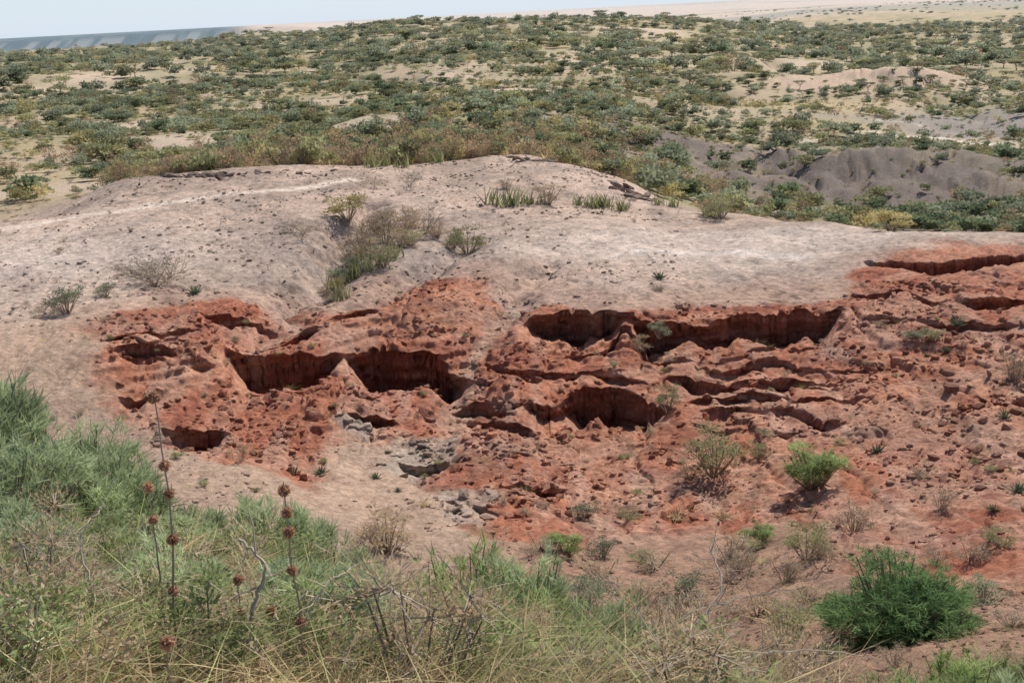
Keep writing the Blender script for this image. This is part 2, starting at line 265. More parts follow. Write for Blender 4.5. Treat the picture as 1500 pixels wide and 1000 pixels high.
# ------------------------------------------------------------------ build terrain mesh
def newmesh(name,V,F,mats=(),colr=None,smooth=False,midx=None,shade=None):
    me=bpy.data.meshes.new(name);V=np.asarray(V,np.float32);F=np.asarray(F,np.int32);k=F.shape[1]
    me.vertices.add(len(V));me.vertices.foreach_set('co',V.ravel())
    me.loops.add(F.size);me.loops.foreach_set('vertex_index',F.ravel())
    me.polygons.add(len(F));me.polygons.foreach_set('loop_start',np.arange(0,F.size,k,dtype=np.int32))
    try: me.polygons.foreach_set('loop_total',np.full(len(F),k,dtype=np.int32))
    except Exception: pass
    if midx is not None: me.polygons.foreach_set('material_index',np.asarray(midx,np.int32))
    me.polygons.foreach_set('use_smooth',np.full(len(F),smooth,dtype=bool))
    for m in mats: me.materials.append(m)
    if colr is not None:
        a=me.attributes.new('Col','FLOAT_COLOR','POINT');cc=np.ones((len(V),4),np.float32);cc[:,:3]=np.clip(colr,0,.9);a.data.foreach_set('color',cc.ravel())
    if shade is not None:
        a=me.attributes.new('shade','FLOAT','POINT');a.data.foreach_set('value',np.asarray(shade,np.float32))
    me.update(calc_edges=True);me.validate();return me
def nd(nt,t,**k):
    n=nt.nodes.new(t)
    for a,b in k.items(): setattr(n,a,b)
    return n
def soil_mat(name,bump=.95):
    m=bpy.data.materials.new(name);m.use_nodes=True;nt=m.node_tree;L=nt.links;bs=nt.nodes['Principled BSDF'];bs.inputs['Roughness'].default_value=.95;bs.inputs['Specular IOR Level'].default_value=.1
    at=nd(nt,'ShaderNodeAttribute',attribute_name='Col');ge=nd(nt,'ShaderNodeNewGeometry')
    n1=nd(nt,'ShaderNodeTexNoise');n1.inputs['Scale'].default_value=3.0;n1.inputs['Detail'].default_value=7;n1.inputs['Roughness'].default_value=.8
    n2=nd(nt,'ShaderNodeTexVoronoi');n2.inputs['Scale'].default_value=6.5
    for n in(n1,n2):L.new(ge.outputs['Position'],n.inputs['Vector'])
    mr=nd(nt,'ShaderNodeMapRange');mr.inputs['From Min'].default_value=.3;mr.inputs['From Max'].default_value=.7;mr.inputs['To Min'].default_value=.60;mr.inputs['To Max'].default_value=1.38;L.new(n1.outputs['Fac'],mr.inputs['Value'])
    mr2=nd(nt,'ShaderNodeMapRange');mr2.inputs['From Min'].default_value=.0;mr2.inputs['From Max'].default_value=.5;mr2.inputs['To Min'].default_value=.80;mr2.inputs['To Max'].default_value=1.08;L.new(n2.outputs['Distance'],mr2.inputs['Value'])
    mm=nd(nt,'ShaderNodeMath',operation='MULTIPLY');L.new(mr.outputs[0],mm.inputs[0]);L.new(mr2.outputs[0],mm.inputs[1])
    vm=nd(nt,'ShaderNodeVectorMath',operation='SCALE');L.new(at.outputs['Color'],vm.inputs[0]);L.new(mm.outputs[0],vm.inputs['Scale']);L.new(vm.outputs[0],bs.inputs['Base Color'])
    b=nd(nt,'ShaderNodeBump');b.inputs['Strength'].default_value=bump;b.inputs['Distance'].default_value=.22;L.new(n1.outputs['Fac'],b.inputs['Height']);L.new(b.outputs[0],bs.inputs['Normal']);return m
soil=soil_mat('soil')
Rd=RR.copy();Rd[S]+=RD
lat=bb*rr
nz=.9*vn(lat/2.6,rr*0,z/0.16,5)+.6*vn(lat/.6,rr*0,z/.11,9)+.4*vn(lat/.16,rr*0,z/.08,13);st=nz*0.08*RED*(1-sst(58,64,rr))*sst(34,38,rr)+nz*.17*FACE
Rd[S]+=st
latn=(vn(lat/.6,z/.25,rr*0+.5,11)*.07+vn(lat/.2,z/.15,rr*0+.5,14)*.04)*RED
Bd=BB.copy();Bd[S]+=latn/rr
V=np.stack([Rd*np.sin(Bd),Rd*np.cos(Bd),Z+EYE],-1).reshape(-1,3)
ii=np.arange(nr*nc).reshape(nr,nc)
F=np.stack([ii[:-1,:-1],ii[:-1,1:],ii[1:,1:],ii[1:,:-1]],-1).reshape(-1,4)
me=newmesh('terrain',V,F,[soil],col.reshape(-1,3),True)
scene.collection.objects.link(bpy.data.objects.new('terrain',me))
def colat(x,y):
    i=np.clip(np.interp(np.hypot(x,y),r,np.arange(nr)).astype(int),0,nr-1);j=np.clip(np.interp(np.arctan2(x,y),be,np.arange(nc)).astype(int),0,nc-1);return col[i,j],i,j

# ------------------------------------------------------------------ stones
def ico():
    import bmesh
    bm=bmesh.new();bmesh.ops.create_icosphere(bm,subdivisions=1,radius=1);v=np.array([q.co[:] for q in bm.verts]);bm.verts.index_update();f=np.array([[w.index for w in q.verts] for q in bm.faces]);bm.free();return v,f
iv,iff=ico()
FC=np.zeros((nr,nc));FC[S]=np.clip(FACE+(RD>.25),0,1)
def stones(name,xs_,ys_,sz,flat=.6,colf=.85):
    cc,i,j=colat(xs_,ys_);kp=FC[i,j]<.3;xs_,ys_,cc=xs_[kp],ys_[kp],cc[kp];sz=sz[kp]
    n=len(xs_);k=len(iv);g=ground(xs_,ys_)
    V=iv[None]*(1+.7*(rng.random((n,k,1))-.5))
    V=np.clip(V,-.7,.7)*1.3
    V=V*np.stack([sz*(.6+.8*rng.random(n)),sz*(.6+.6*rng.random(n)),sz*flat*(.6+.8*rng.random(n))],-1)[:,None,:]
    a=rng.random(n)*6.28;ca,sa=np.cos(a)[:,None],np.sin(a)[:,None]
    V=V.copy();tl=rng.normal(0,.35,n)[:,None];V[...,2]+=tl*V[...,0]
    x=V[...,0]*ca-V[...,1]*sa;y=V[...,0]*sa+V[...,1]*ca
    W=np.stack([x+xs_[:,None],y+ys_[:,None],V[...,2]+g[:,None]+(sz*.08)[:,None]],-1).reshape(-1,3)
    F=(iff[None]+(np.arange(n)*k)[:,None,None]).reshape(-1,3)
    cl=np.repeat(cc*(colf*(.65+.7*rng.random((n,1)))),k,0)
    me=newmesh(name,W,F,[soil],cl,False);o=bpy.data.objects.new(name,me);scene.collection.objects.link(o)
def polar(n,u0,u1,d0,d1,v=500):
    b0,b1=bearing(u0,v)[0],bearing(u1,v)[0];b=b0+(b1-b0)*rng.random(n);d=np.sqrt(d0*d0+(d1*d1-d0*d0)*rng.random(n));return d*np.sin(b),d*np.cos(b)
Rf=np.zeros((nr,nc));Rf[S]=RED
x,y=polar(28000,-40,1560,34,58);cc,i,j=colat(x,y);keep=(rng.random(len(x))<Rf[i,j]*(.10+.90*sst(-.2,.6,fbm(x/1.6,y/1.6,3,300))));x,y=x[keep],y[keep]
stones('red_rocks',x,y,.02+.14*rng.random(len(x))**5,.7,.85)
x,y=polar(15000,-40,1000,52,100);keep=(fbm(x/3,y/3,4,310)>-.03);x,y=x[keep],y[keep];stones('ridge_stones',x,y,.015+.13*rng.random(len(x))**6,.6,.70)
x,y=polar(8000,200,1560,22,44,700);keep=fbm(x/2,y/2,3,320)>-.1;x,y=x[keep],y[keep];stones('gully_stones',x,y,.012+.09*rng.random(len(x))**5,.6,.85)
x,y=polar(5000,950,1600,13,24,900);stones('slope_stones',x,y,.008+.06*rng.random(len(x))**6,.6,.85)
def outcrop(name,pts,n,s0,s1,flat,sp,colf=.7):
    a=np.array([xy(u,v) for u,v in pts]);t=rng.random(n)*(len(a)-1);k=t.astype(int);f=(t-k)[:,None];p=a[k]*(1-f)+a[k+1]*f+rng.normal(0,sp,(n,2));stones(name,p[:,0],p[:,1],s0+(s1-s0)*rng.random(n)**2,flat,colf)
outcrop('rock_outcrop',[(765,238),(810,240),(865,246),(900,270),(950,295)],130,.10,.5,.4,.7,.5)
outcrop('rock_outcrop',[(165,262),(240,260),(335,258)],100,.1,.45,.4,.5,.48)
outcrop('rock_outcrop',[(335,258),(480,250),(640,236),(765,238)],60,.06,.28,.5,.6,.6)
outcrop('grey_rock_slabs',[(585,660),(640,655),(655,690),(600,695)],60,.05,.22,.5,.4,.8)
outcrop('rock_boulders',[(235,640),(290,640),(335,650)],40,.1,.35,.8,.35,.65)
outcrop('rock_boulders',[(515,628),(540,635)],10,.12,.28,.9,.15,.95)
outcrop('rock_boulders',[(690,560),(760,600),(800,640),(700,640)],70,.06,.24,.7,.8,.85)
outcrop('rock_boulders',[(650,735),(740,745),(800,700)],60,.06,.22,.6,.5,.85)
outcrop('rock_boulders',[(340,560),(430,600),(480,560),(620,600)],70,.06,.24,.7,.6,.85)
outcrop('rock_boulders',[(1420,585),(1480,590),(1340,500)],40,.08,.26,.7,.6,.7)

# ------------------------------------------------------------------ plant materials
def leaf_mat(name,a,b,rnd=.35,haze=True,tl=.4):
    m=bpy.data.materials.new(name);m.use_nodes=True;nt=m.node_tree;L=nt.links
    for n in list(nt.nodes):
        if n.type=='BSDF_PRINCIPLED': nt.nodes.remove(n)
    df=nd(nt,'ShaderNodeBsdfDiffuse');ge=nd(nt,'ShaderNodeNewGeometry')
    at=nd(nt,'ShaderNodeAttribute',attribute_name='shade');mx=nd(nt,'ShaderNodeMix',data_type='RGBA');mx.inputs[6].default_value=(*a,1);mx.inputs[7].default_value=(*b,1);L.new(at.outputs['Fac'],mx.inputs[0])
    mr=nd(nt,'ShaderNodeMapRange');mr.inputs['To Min'].default_value=1-rnd;mr.inputs['To Max'].default_value=1+rnd
    if haze:
        oi=nd(nt,'ShaderNodeObjectInfo');L.new(oi.outputs['Random'],mr.inputs['Value'])
    else:
        no=nd(nt,'ShaderNodeTexNoise');no.inputs['Scale'].default_value=2.2;no.inputs['Detail'].default_value=1;L.new(ge.outputs['Position'],no.inputs['Vector']);L.new(no.outputs['Fac'],mr.inputs['Value']);mr.inputs['From Min'].default_value=.3;mr.inputs['From Max'].default_value=.7
    vm=nd(nt,'ShaderNodeVectorMath',operation='SCALE');L.new(mx.outputs[2],vm.inputs[0]);L.new(mr.outputs[0],vm.inputs['Scale'])
    out=vm.outputs[0]
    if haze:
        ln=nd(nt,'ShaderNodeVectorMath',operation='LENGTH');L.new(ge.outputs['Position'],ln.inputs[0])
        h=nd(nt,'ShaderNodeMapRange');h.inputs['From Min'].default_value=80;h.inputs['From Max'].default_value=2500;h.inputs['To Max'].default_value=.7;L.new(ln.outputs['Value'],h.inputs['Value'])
        m2=nd(nt,'ShaderNodeMix',data_type='RGBA');m2.inputs[7].default_value=(.46,.48,.45,1);L.new(h.outputs[0],m2.inputs[0]);L.new(out,m2.inputs[6]);out=m2.outputs[2]  # haze is painted: leaf colour fades to pale grey away from the origin
    L.new(out,df.inputs['Color']);tr=nd(nt,'ShaderNodeBsdfTranslucent');L.new(out,tr.inputs['Color']);ms=nd(nt,'ShaderNodeMixShader');ms.inputs[0].default_value=tl
    L.new(df.outputs[0],ms.inputs[1]);L.new(tr.outputs[0],ms.inputs[2]);L.new(ms.outputs[0],nt.nodes['Material Output'].inputs[0]);return m
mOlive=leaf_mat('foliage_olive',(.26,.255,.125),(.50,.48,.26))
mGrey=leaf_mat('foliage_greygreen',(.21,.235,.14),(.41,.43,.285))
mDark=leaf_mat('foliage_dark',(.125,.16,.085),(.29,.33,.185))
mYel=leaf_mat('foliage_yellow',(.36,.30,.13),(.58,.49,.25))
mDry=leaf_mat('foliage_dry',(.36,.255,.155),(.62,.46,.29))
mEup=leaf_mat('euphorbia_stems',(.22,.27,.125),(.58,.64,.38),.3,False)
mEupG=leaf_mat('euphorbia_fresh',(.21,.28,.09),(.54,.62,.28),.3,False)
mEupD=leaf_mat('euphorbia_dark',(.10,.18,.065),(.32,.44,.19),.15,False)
mTwig=leaf_mat('twig_bark',(.22,.17,.12),(.60,.50,.38),.25,False,.05)
mGrass=leaf_mat('dry_grass',(.34,.26,.13),(.74,.59,.35),.35,False)
mGreenG=leaf_mat('green_grass',(.26,.28,.10),(.57,.59,.26),.35,False)
mLeafG=leaf_mat('herb_leaves',(.20,.24,.09),(.48,.53,.25),.3,False)
mAloe=leaf_mat('aloe_leaf',(.14,.175,.11),(.34,.37,.23),.2,False,.15)
mSans=leaf_mat('sansevieria_leaf',(.27,.285,.13),(.54,.53,.29),.2,False,.3)
mBall=leaf_mat('seed_head',(.46,.25,.15),(.74,.48,.32),.2,False)
mFlow=leaf_mat('pale_flower',(.5,.5,.28),(.68,.68,.45),.1,False)

class G:
    def __init__(s): s.V=[];s.F=[];s.S=[];s.M=[];s.n=0
    def add(s,V,F,sh,mi=0):
        V=np.asarray(V,float).reshape(-1,3);F=np.asarray(F).reshape(-1,4);s.V.append(V);s.F.append(F+s.n);s.S.append(np.broadcast_to(sh,(len(V),)).copy() if np.ndim(sh)<=1 else sh.ravel());s.M.append(np.full(len(F),mi));s.n+=len(V)
    def leaves(s,B,D,L,W,sh,mi=0,droop=0.):
        B=np.asarray(B,float);n=len(B);D=D/(np.linalg.norm(D,axis=1,keepdims=True)+1e-9);L=np.broadcast_to(L,(n,))[:,None];W=np.broadcast_to(W,(n,))[:,None]
        Q=rng.normal(size=(n,3));sd=np.cross(D,Q);sd/=np.linalg.norm(sd,axis=1,keepdims=True)+1e-9
        mid=B+D*L*.5;tip=B+D*L;tip[:,2]-=(droop*L)[:,0]
        V=np.stack([B,mid+sd*W*.5,tip,mid-sd*W*.5],1);F=np.arange(4*n).reshape(n,4);s.add(V,F,np.repeat(np.broadcast_to(sh,(n,)),4),mi)
    def blades(s,B,D,L,W,bend,sh,mi=0):
        n=len(B);D=D/np.linalg.norm(D,axis=1,keepdims=True);L=np.broadcast_to(L,(n,))[:,None];W=np.broadcast_to(W,(n,))[:,None]
        sd=np.cross(D,rng.normal(size=(n,3)));sd/=np.linalg.norm(sd,axis=1,keepdims=True)+1e-9
        hz=D.copy();hz[:,2]=0;hz/=np.linalg.norm(hz,axis=1,keepdims=True)+1e-9;bend=np.broadcast_to(bend,(n,))[:,None]
        pts=[]
        for t,w in((0,1),(.5,.85),(1,.08)):
            c=B+D*L*t+(hz*.7-np.array([0,0,1])*.5)*L*bend*t*t;pts+= [c+sd*W*.5*w,c-sd*W*.5*w]
        V=np.stack(pts,1);b=(np.arange(n)*6)[:,None];F=np.concatenate([b+np.array([[0,1,3,2]]),b+np.array([[2,3,5,4]])]);s.add(V,F,np.repeat(np.broadcast_to(sh,(n,)),6),mi)
    def tube(s,P_,R_,sh,mi=0,k=4):
        P_=np.asarray(P_,float);n=len(P_);T=np.gradient(P_,axis=0);T/=np.linalg.norm(T,axis=1,keepdims=True)+1e-9
        a=np.cross(T,np.array([.3,.2,.93]));a/=np.linalg.norm(a,axis=1,keepdims=True)+1e-9;b=np.cross(T,a);th=np.arange(k)*2*np.pi/k
        V=P_[:,None]+(a[:,None]*np.cos(th)[None,:,None]+b[:,None]*np.sin(th)[None,:,None])*np.asarray(R_)[:,None,None]
        i=np.arange(n*k).reshape(n,k);F=np.stack([i[:-1],np.roll(i[:-1],-1,1),np.roll(i[1:],-1,1),i[1:]],-1).reshape(-1,4);s.add(V,F,sh,mi)
    def mesh(s,name,mats): return newmesh(name,np.concatenate(s.V),np.concatenate(s.F),mats,None,False,np.concatenate(s.M),np.clip(np.concatenate(s.S),0,1))
def unit(n):
    q=rng.normal(size=(n,3));return q/np.linalg.norm(q,axis=1,keepdims=True)
def wiggle(a,b,n,am):
    t=np.linspace(0,1,n)[:,None];p=a*(1-t)+b*t;w=np.cumsum(rng.normal(0,am,(n,3)),0);w-=w[0];return p+w
def t_leafy(name,mat,nl=14,nleaf=45,L=.06,W=.035,h=1.,open_=.5,lobe=.17,narrow=False,twig=.15,stems=True):
    g=G()
    for i in range(nl):
        a=rng.random()*6.28;q=math.sqrt(rng.random())*.36;zc=(.22+.58*rng.random())*(1-.9*q*q*2)*h
        c=np.array([q*math.cos(a),q*math.sin(a),max(zc,.12)]);rl=lobe*(.6+.7*rng.random());sh0=.15+.6*rng.random()
        if stems: g.tube(wiggle(np.array([c[0]*.15,c[1]*.15,-.03]),c,4,.012),np.linspace(.014,.005,4),rng.random()*.5,1,3)
        d=unit(nleaf);d[:,2]=np.abs(d[:,2])*.8+d[:,2]*.2;p=c+d*rl*(rng.random((nleaf,1))**open_);
        dr=d+.5*unit(nleaf)+np.array([0,0,.35 if narrow else 0]);g.leaves(p,dr,L*(.6+.8*rng.random(nleaf)),W*(.7+.6*rng.random(nleaf)),np.clip(sh0+.35*(rng.random(nleaf)-.5),0,1),0)
        for k in range(int(twig*10)):
            e=c+unit(1)[0]*rl*1.15;g.tube(wiggle(c,e,3,.01),[.005,.003,.002],.4+.5*rng.random(),1,3)
    return g.mesh(name,[mat,mTwig])
def t_twig(name,nm=9,leaf=0,mat=None,rad=.011):
    g=G()
    def br(p,d,L,R_,dep):
        e=p+d*L;g.tube(wiggle(p,e,3,L*.07),np.linspace(R_,R_*.6,3),.2+.7*rng.random(),0,3)
        if leaf and dep<=1: g.leaves(p+(e-p)*rng.random((leaf,1))+.02*unit(leaf),unit(leaf),.035,.018,rng.random(leaf),1)
        if dep==0:return
        for _ in range(3 if dep>1 else 4):
            nd_=d+.75*unit(1)[0];nd_[2]=nd_[2]*.7+.12;nd_/=np.linalg.norm(nd_);br(e,nd_,L*(.6+.25*rng.random()),R_*.6,dep-1)
    for i in range(nm):
        a=rng.random()*6.28;d=np.array([math.cos(a)*.75,math.sin(a)*.75,.5+.7*rng.random()]);d/=np.linalg.norm(d);br(np.array([0,0,-.02]),d,.22+.08*rng.random(),rad,3)
    return g.mesh(name,[mTwig,mat or mDry])
def t_eup(name,mat,nc_=260,nb=13,L=.11,W=.011,h=1.,nlob=12,round_=False):
    g=G();lob=[]
    for i in range(nlob):
        a=rng.random()*6.28;q=math.sqrt(rng.random())*.32;zz=(.1+.58*rng.random())*(1-q*1.2)*h if round_ else (.22+.54*rng.random())*(1-q*.9)*h
        lob.append((q*math.cos(a),q*math.sin(a),zz,.11+.1*rng.random(),.05+.8*rng.random()))
    for i in range(nc_):
        lx,ly,lz,lr_,ls=lob[rng.integers(nlob)];d=unit(1)[0];d[2]=d[2]*.6+.4*abs(d[2])+.05;c=np.array([lx,ly,lz])+d*lr_*(.55+.45*rng.random())
        if c[2]<.05:c[2]=.05+.1*rng.random()
        o=c-np.array([0,0,.15]);o/=np.linalg.norm(o)+1e-6
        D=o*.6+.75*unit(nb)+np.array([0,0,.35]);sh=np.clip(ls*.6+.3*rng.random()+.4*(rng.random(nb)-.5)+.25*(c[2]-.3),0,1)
        g.blades(np.repeat(c[None],nb,0)+.02*unit(nb),D,L*(.5+.8*rng.random(nb)),W,.1,sh,0)
        if i%4==0:g.tube(wiggle(np.array([c[0]*.2,c[1]*.2,-.03]),c,4,.012),np.linspace(.010,.004,4),.3*rng.random(),1,3)
    return g.mesh(name,[mat,mTwig])
def t_grass(name,mat,n=45,h=1.,W=.014,sp=.5,bw=.10):
    g=G();B=np.zeros((n,3));B[:,:2]=rng.normal(0,bw,(n,2));D=rng.normal(0,sp,(n,3));D[:,2]=1;g.blades(B,D,h*(.4+.6*rng.random(n)),W,.15+.7*rng.random(n),.1+.85*rng.random(n));return g.mesh(name,[mat])
def t_aloe(name):
    g=G();n=20;a=np.arange(n)*2.4;el=np.linspace(.15,1.3,n);D=np.stack([np.cos(a)*np.cos(el),np.sin(a)*np.cos(el),np.sin(el)],-1);D2=np.repeat(D,2,0);g.blades(np.zeros((2*n,3)),D2,.5*np.repeat(.8+.3*rng.random(n),2),.075,-.15,np.repeat(.2+.7*rng.random(n),2));return g.mesh(name,[mAloe])
def t_sans(name):
    g=G();n=30;B=np.zeros((n,3));B[:,:2]=rng.normal(0,.22,(n,2));D=rng.normal(0,.28,(n,3));D[:,2]=1;g.blades(np.repeat(B,2,0),np.repeat(D,2,0),np.repeat(.35+.65*rng.random(n),2),.05,.03,np.repeat(rng.random(n),2));return g.mesh(name,[mSans])
def t_acacia(name,mat):
    g=G();top=.75
    g.tube(wiggle(np.array([0,0,-.05]),np.array([.03,0,.35]),5,.01),np.linspace(.035,.025,5),.2,1,5)
    for i in range(9):
        a=i*.7+rng.random();q=.12+.33*rng.random();c=np.array([q*math.cos(a),q*math.sin(a),top-.25*q+.08*rng.random()]);g.tube(wiggle(np.array([.03,0,.33]),c,5,.01),np.linspace(.018,.006,5),.3,1,3)
        n=60;d=unit(n);d[:,2]*=.35;p=c+d*.17*rng.random((n,1))**.4;g.leaves(p,d+.6*unit(n),.07,.05,np.clip(.2+.5*rng.random()+.3*(rng.random(n)-.5),0,1),0)
    return g.mesh(name,[mat,mTwig])

def coll(name,meshes):
    c=bpy.data.collections.new(name)
    for i,m in enumerate(meshes): c.objects.link(bpy.data.objects.new("%s_part_%02d"%(name,i),m))
    return c
def scatter(name,P_,rot,scl,idx,c,realize=False):
    n=len(P_);me=bpy.data.meshes.new(name);me.vertices.add(n);me.vertices.foreach_set('co',np.asarray(P_,np.float32).ravel())
    for nm,arr in(('rot',rot),('scl',scl)):
        a=me.attributes.new(nm,'FLOAT_VECTOR','POINT');a.data.foreach_set('vector',np.asarray(arr,np.float32).ravel())
    a=me.attributes.new('idx','INT','POINT');a.data.foreach_set('value',np.asarray(idx,np.int32))
    o=bpy.data.objects.new(name,me);scene.collection.objects.link(o)
    ng=bpy.data.node_groups.new(name,'GeometryNodeTree');ng.interface.new_socket('Geometry',in_out='INPUT',socket_type='NodeSocketGeometry');ng.interface.new_socket('Geometry',in_out='OUTPUT',socket_type='NodeSocketGeometry')
    L=ng.links;gi=nd(ng,'NodeGroupInput');go=nd(ng,'NodeGroupOutput');ip=nd(ng,'GeometryNodeInstanceOnPoints');ci=nd(ng,'GeometryNodeCollectionInfo')
    ci.inputs['Collection'].default_value=c;ci.inputs['Separate Children'].default_value=True;ci.inputs['Reset Children'].default_value=True;ip.inputs['Pick Instance'].default_value=True
    def na(t,nm):
        q=nd(ng,'GeometryNodeInputNamedAttribute',data_type=t);q.inputs['Name'].default_value=nm;return q.outputs['Attribute']
    er=nd(ng,'FunctionNodeEulerToRotation');L.new(na('FLOAT_VECTOR','rot'),er.inputs[0]);L.new(er.outputs[0],ip.inputs['Rotation']);L.new(na('FLOAT_VECTOR','scl'),ip.inputs['Scale']);L.new(na('INT','idx'),ip.inputs['Instance Index'])
    L.new(gi.outputs[0],ip.inputs['Points']);L.new(ci.outputs[0],ip.inputs['Instance'])
    if realize:
        rz=nd(ng,'GeometryNodeRealizeInstances');L.new(ip.outputs[0],rz.inputs[0]);L.new(rz.outputs[0],go.inputs[0])
    else: L.new(ip.outputs[0],go.inputs[0])
    md=o.modifiers.new('instances','NODES');md.node_group=ng;return o

# ------------------------------------------------------------------ distant bush
def TL(n,m,nl,k,L,W,h): return t_leafy(n,m,nl,k,L,W,h,twig=0,stems=False)
dist=[TL('bush_a',mOlive,13,24,.12,.085,.9),TL('bush_b',mGrey,14,24,.12,.085,.9),TL('bush_c',mDark,14,28,.12,.085,1.),TL('bush_d',mYel,11,24,.11,.07,.9),t_leafy('bush_e',mDry,10,18,.09,.05,.9,twig=.3),TL('bush_f',mOlive,8,30,.12,.075,.8),t_acacia('acacia_a',mGrey),t_acacia('acacia_b',mOlive),t_grass('tuft',mGrass,22,.6,.06),t_sans('spears')]
dc=coll('bushland',dist)
def lookup(A,sl,x,y):
    full=np.zeros((nr,nc));full[sl]=A;_,i,j=colat(x,y);return full[i,j]
def field(n,d0,d1,gamma=2.,u0=-150,u1=1650):
    b0,b1=bearing(u0,150)[0],bearing(u1,150)[0];b=b0+(b1-b0)*rng.random(n);d=(d0**gamma+(d1**gamma-d0**gamma)*rng.random(n))**(1/gamma);return d*np.sin(b),d*np.cos(b),d
def put(name,x,y,d,size,hr,idx,sink=.03):
    n=len(x);rt=np.zeros((n,3));rt[:,2]=rng.random(n)*6.28;sc=np.stack([size,size,size*hr],-1);scatter(name,np.stack([x,y,ground(x,y)-sink*size],-1),rt,sc,idx,dc)
def bushes(name,n,d0,d1,gm,s0,s1):
    x,y,d=field(n,d0,d1,gm)
    cl=lookup(CLR,SB,x,y);vl=lookup(VAL,SB,x,y);gr=lookup(GRY+TAN+WHT,SB,x,y);ye=lookup(YEL,SB,x,y);vg=fbm(x/26,y/26,4,201);fine=fbm(x/9,y/9,3,401)
    pr=(.15+.85*sst(-.55,.28,vg+.75*fine))*(1-.92*np.clip(cl*1.3,0,1))*(1-.87*np.clip(gr*1.3,0,1))*(1-.76*np.clip(vl*1.4,0,1))
    keep=rng.random(len(x))<pr;x,y,d,vg,vl,ye,fine=[q[keep] for q in(x,y,d,vg,vl,ye,fine)]
    n=len(x);idx=rng.choice([0,1,2,3,4,5],n,p=[.28,.30,.14,.05,.09,.14]);m=(d>330)&(rng.random(n)<.4);idx[m]=rng.choice([6,7,1,2],m.sum());m=rng.random(n)<ye*.6;idx[m]=3;m=(rng.random(n)<vl*.6);idx[m]=rng.choice([1,2],m.sum())
    m=(d<170)&(rng.random(n)<.35);idx[m]=rng.choice([4,3,0,4],m.sum())
    sz=(s0+(s1-s0)*rng.random(n)**1.6)*(1+.3*fine);put(name,x,y,d,sz,.62+.3*rng.random(n),idx)
bushes('bushland_shrubs',12000,112,400,1.5,1.1,3.7)
bushes('bushland_trees',9500,380,1150,1.3,3.0,8.)
x,y,d=field(10000,104,330,1.5);cl=lookup(CLR,SB,x,y);gr=lookup(GRY+TAN+.5*VAL,SB,x,y);keep=rng.random(len(x))<(.35+.65*sst(-.3,.5,fbm(x/14,y/14,3,420)))*(1-.7*np.clip(cl+gr,0,1));x,y,d=x[keep],y[keep],d[keep];n=len(x)
put('bushland_low_growth',x,y,d,.5+.8*rng.random(n),.5+.3*rng.random(n),rng.choice([0,1,4,5,3,8],n,p=[.18,.12,.20,.13,.10,.27]))
x,y,d=field(3000,95,126,1.,150,920);b=np.arctan2(x,y);lim=np.interp(b,[bearing(q,230)[0] for q in(150,200,400,600,750,840,900)],[95,97,94.5,97,102,107,112]);keep=d>lim;x,y,d=x[keep],y[keep],d[keep];n=len(x)
put('ridge_thicket',x,y,d,.7+1.6*rng.random(n)**1.5,.85+.55*rng.random(n),rng.choice([0,4,3,5,8,9],n,p=[.09,.50,.12,.06,.15,.08]))
x,y,d=field(170,112,150,1.8,1300,1700);n=len(x);put('valley_bushes',x,y,d,1.2+2.2*rng.random(n),.6+.2*rng.random(n),rng.choice([2,2,1,0],n))
x,y,d=field(1800,1150,4000,1.2);keep=fbm(x/200,y/300,3,430)>-.1;x,y,d=x[keep],y[keep],d[keep];n=len(x);put('far_plain_trees',x,y,d,5+6*rng.random(n),.45,rng.choice([1,2,6],n))

# ------------------------------------------------------------------ individual mid-ground plants
MM={'eup':[t_eup('euphorbia_1',mEupG,260,12,.10,.009),t_eup('euphorbia_2',mEupG,260,12,.10,.009)],
'eupd':[t_eup('euphorbia_round',mEupD,1300,14,.06,.0055,1.,34,True)],
'olive':[t_leafy('shrub_olive',mOlive,18,80,.05,.022,1.,narrow=True,twig=.4),t_leafy('shrub_olive2',mGrey,16,80,.05,.022,1.,narrow=True,twig=.5)],
'yellow':[t_leafy('shrub_yellow',mYel,18,80,.06,.03)],
'dry':[t_leafy('shrub_dry',mDry,16,60,.05,.014,1.,narrow=True,twig=1.)],
'bare':[t_twig('bare_shrub_1'),t_twig('bare_shrub_2',11),t_twig('bare_shrub_3',7,2)],
'aloe':[t_aloe('aloe_1'),t_aloe('aloe_2')],'sans':[t_sans('spears_1'),t_sans('spears_2')],
'grass':[t_grass('grass_1',mGrass,50,1.,.03)]}
NM={'eup':'euphorbia_bush','eupd':'round_green_bush','olive':'olive_shrub','yellow':'yellow_shrub','dry':'dry_shrub','bare':'bare_thorn_shrub','aloe':'aloe_plant','sans':'sansevieria_clump','grass':'dry_grass_tuft'}
def plant(kind,u,v,wpx,hpx,dmin=14.):
    x,y=xy(u,v,dmin,Z=Z);d=math.hypot(x,y);gz=float(ground(x,y));sl=math.hypot(d,gz-EYE);w=wpx*sl/FPX;h=hpx*sl/FPX*1.05
    o=bpy.data.objects.new(NM[kind],random.choice(MM[kind]));o.location=(x,y,gz-.03*h);o.rotation_euler=(0,0,random.random()*6.28);o.scale=(w*1.05,w*1.05,h);scene.collection.objects.link(o)
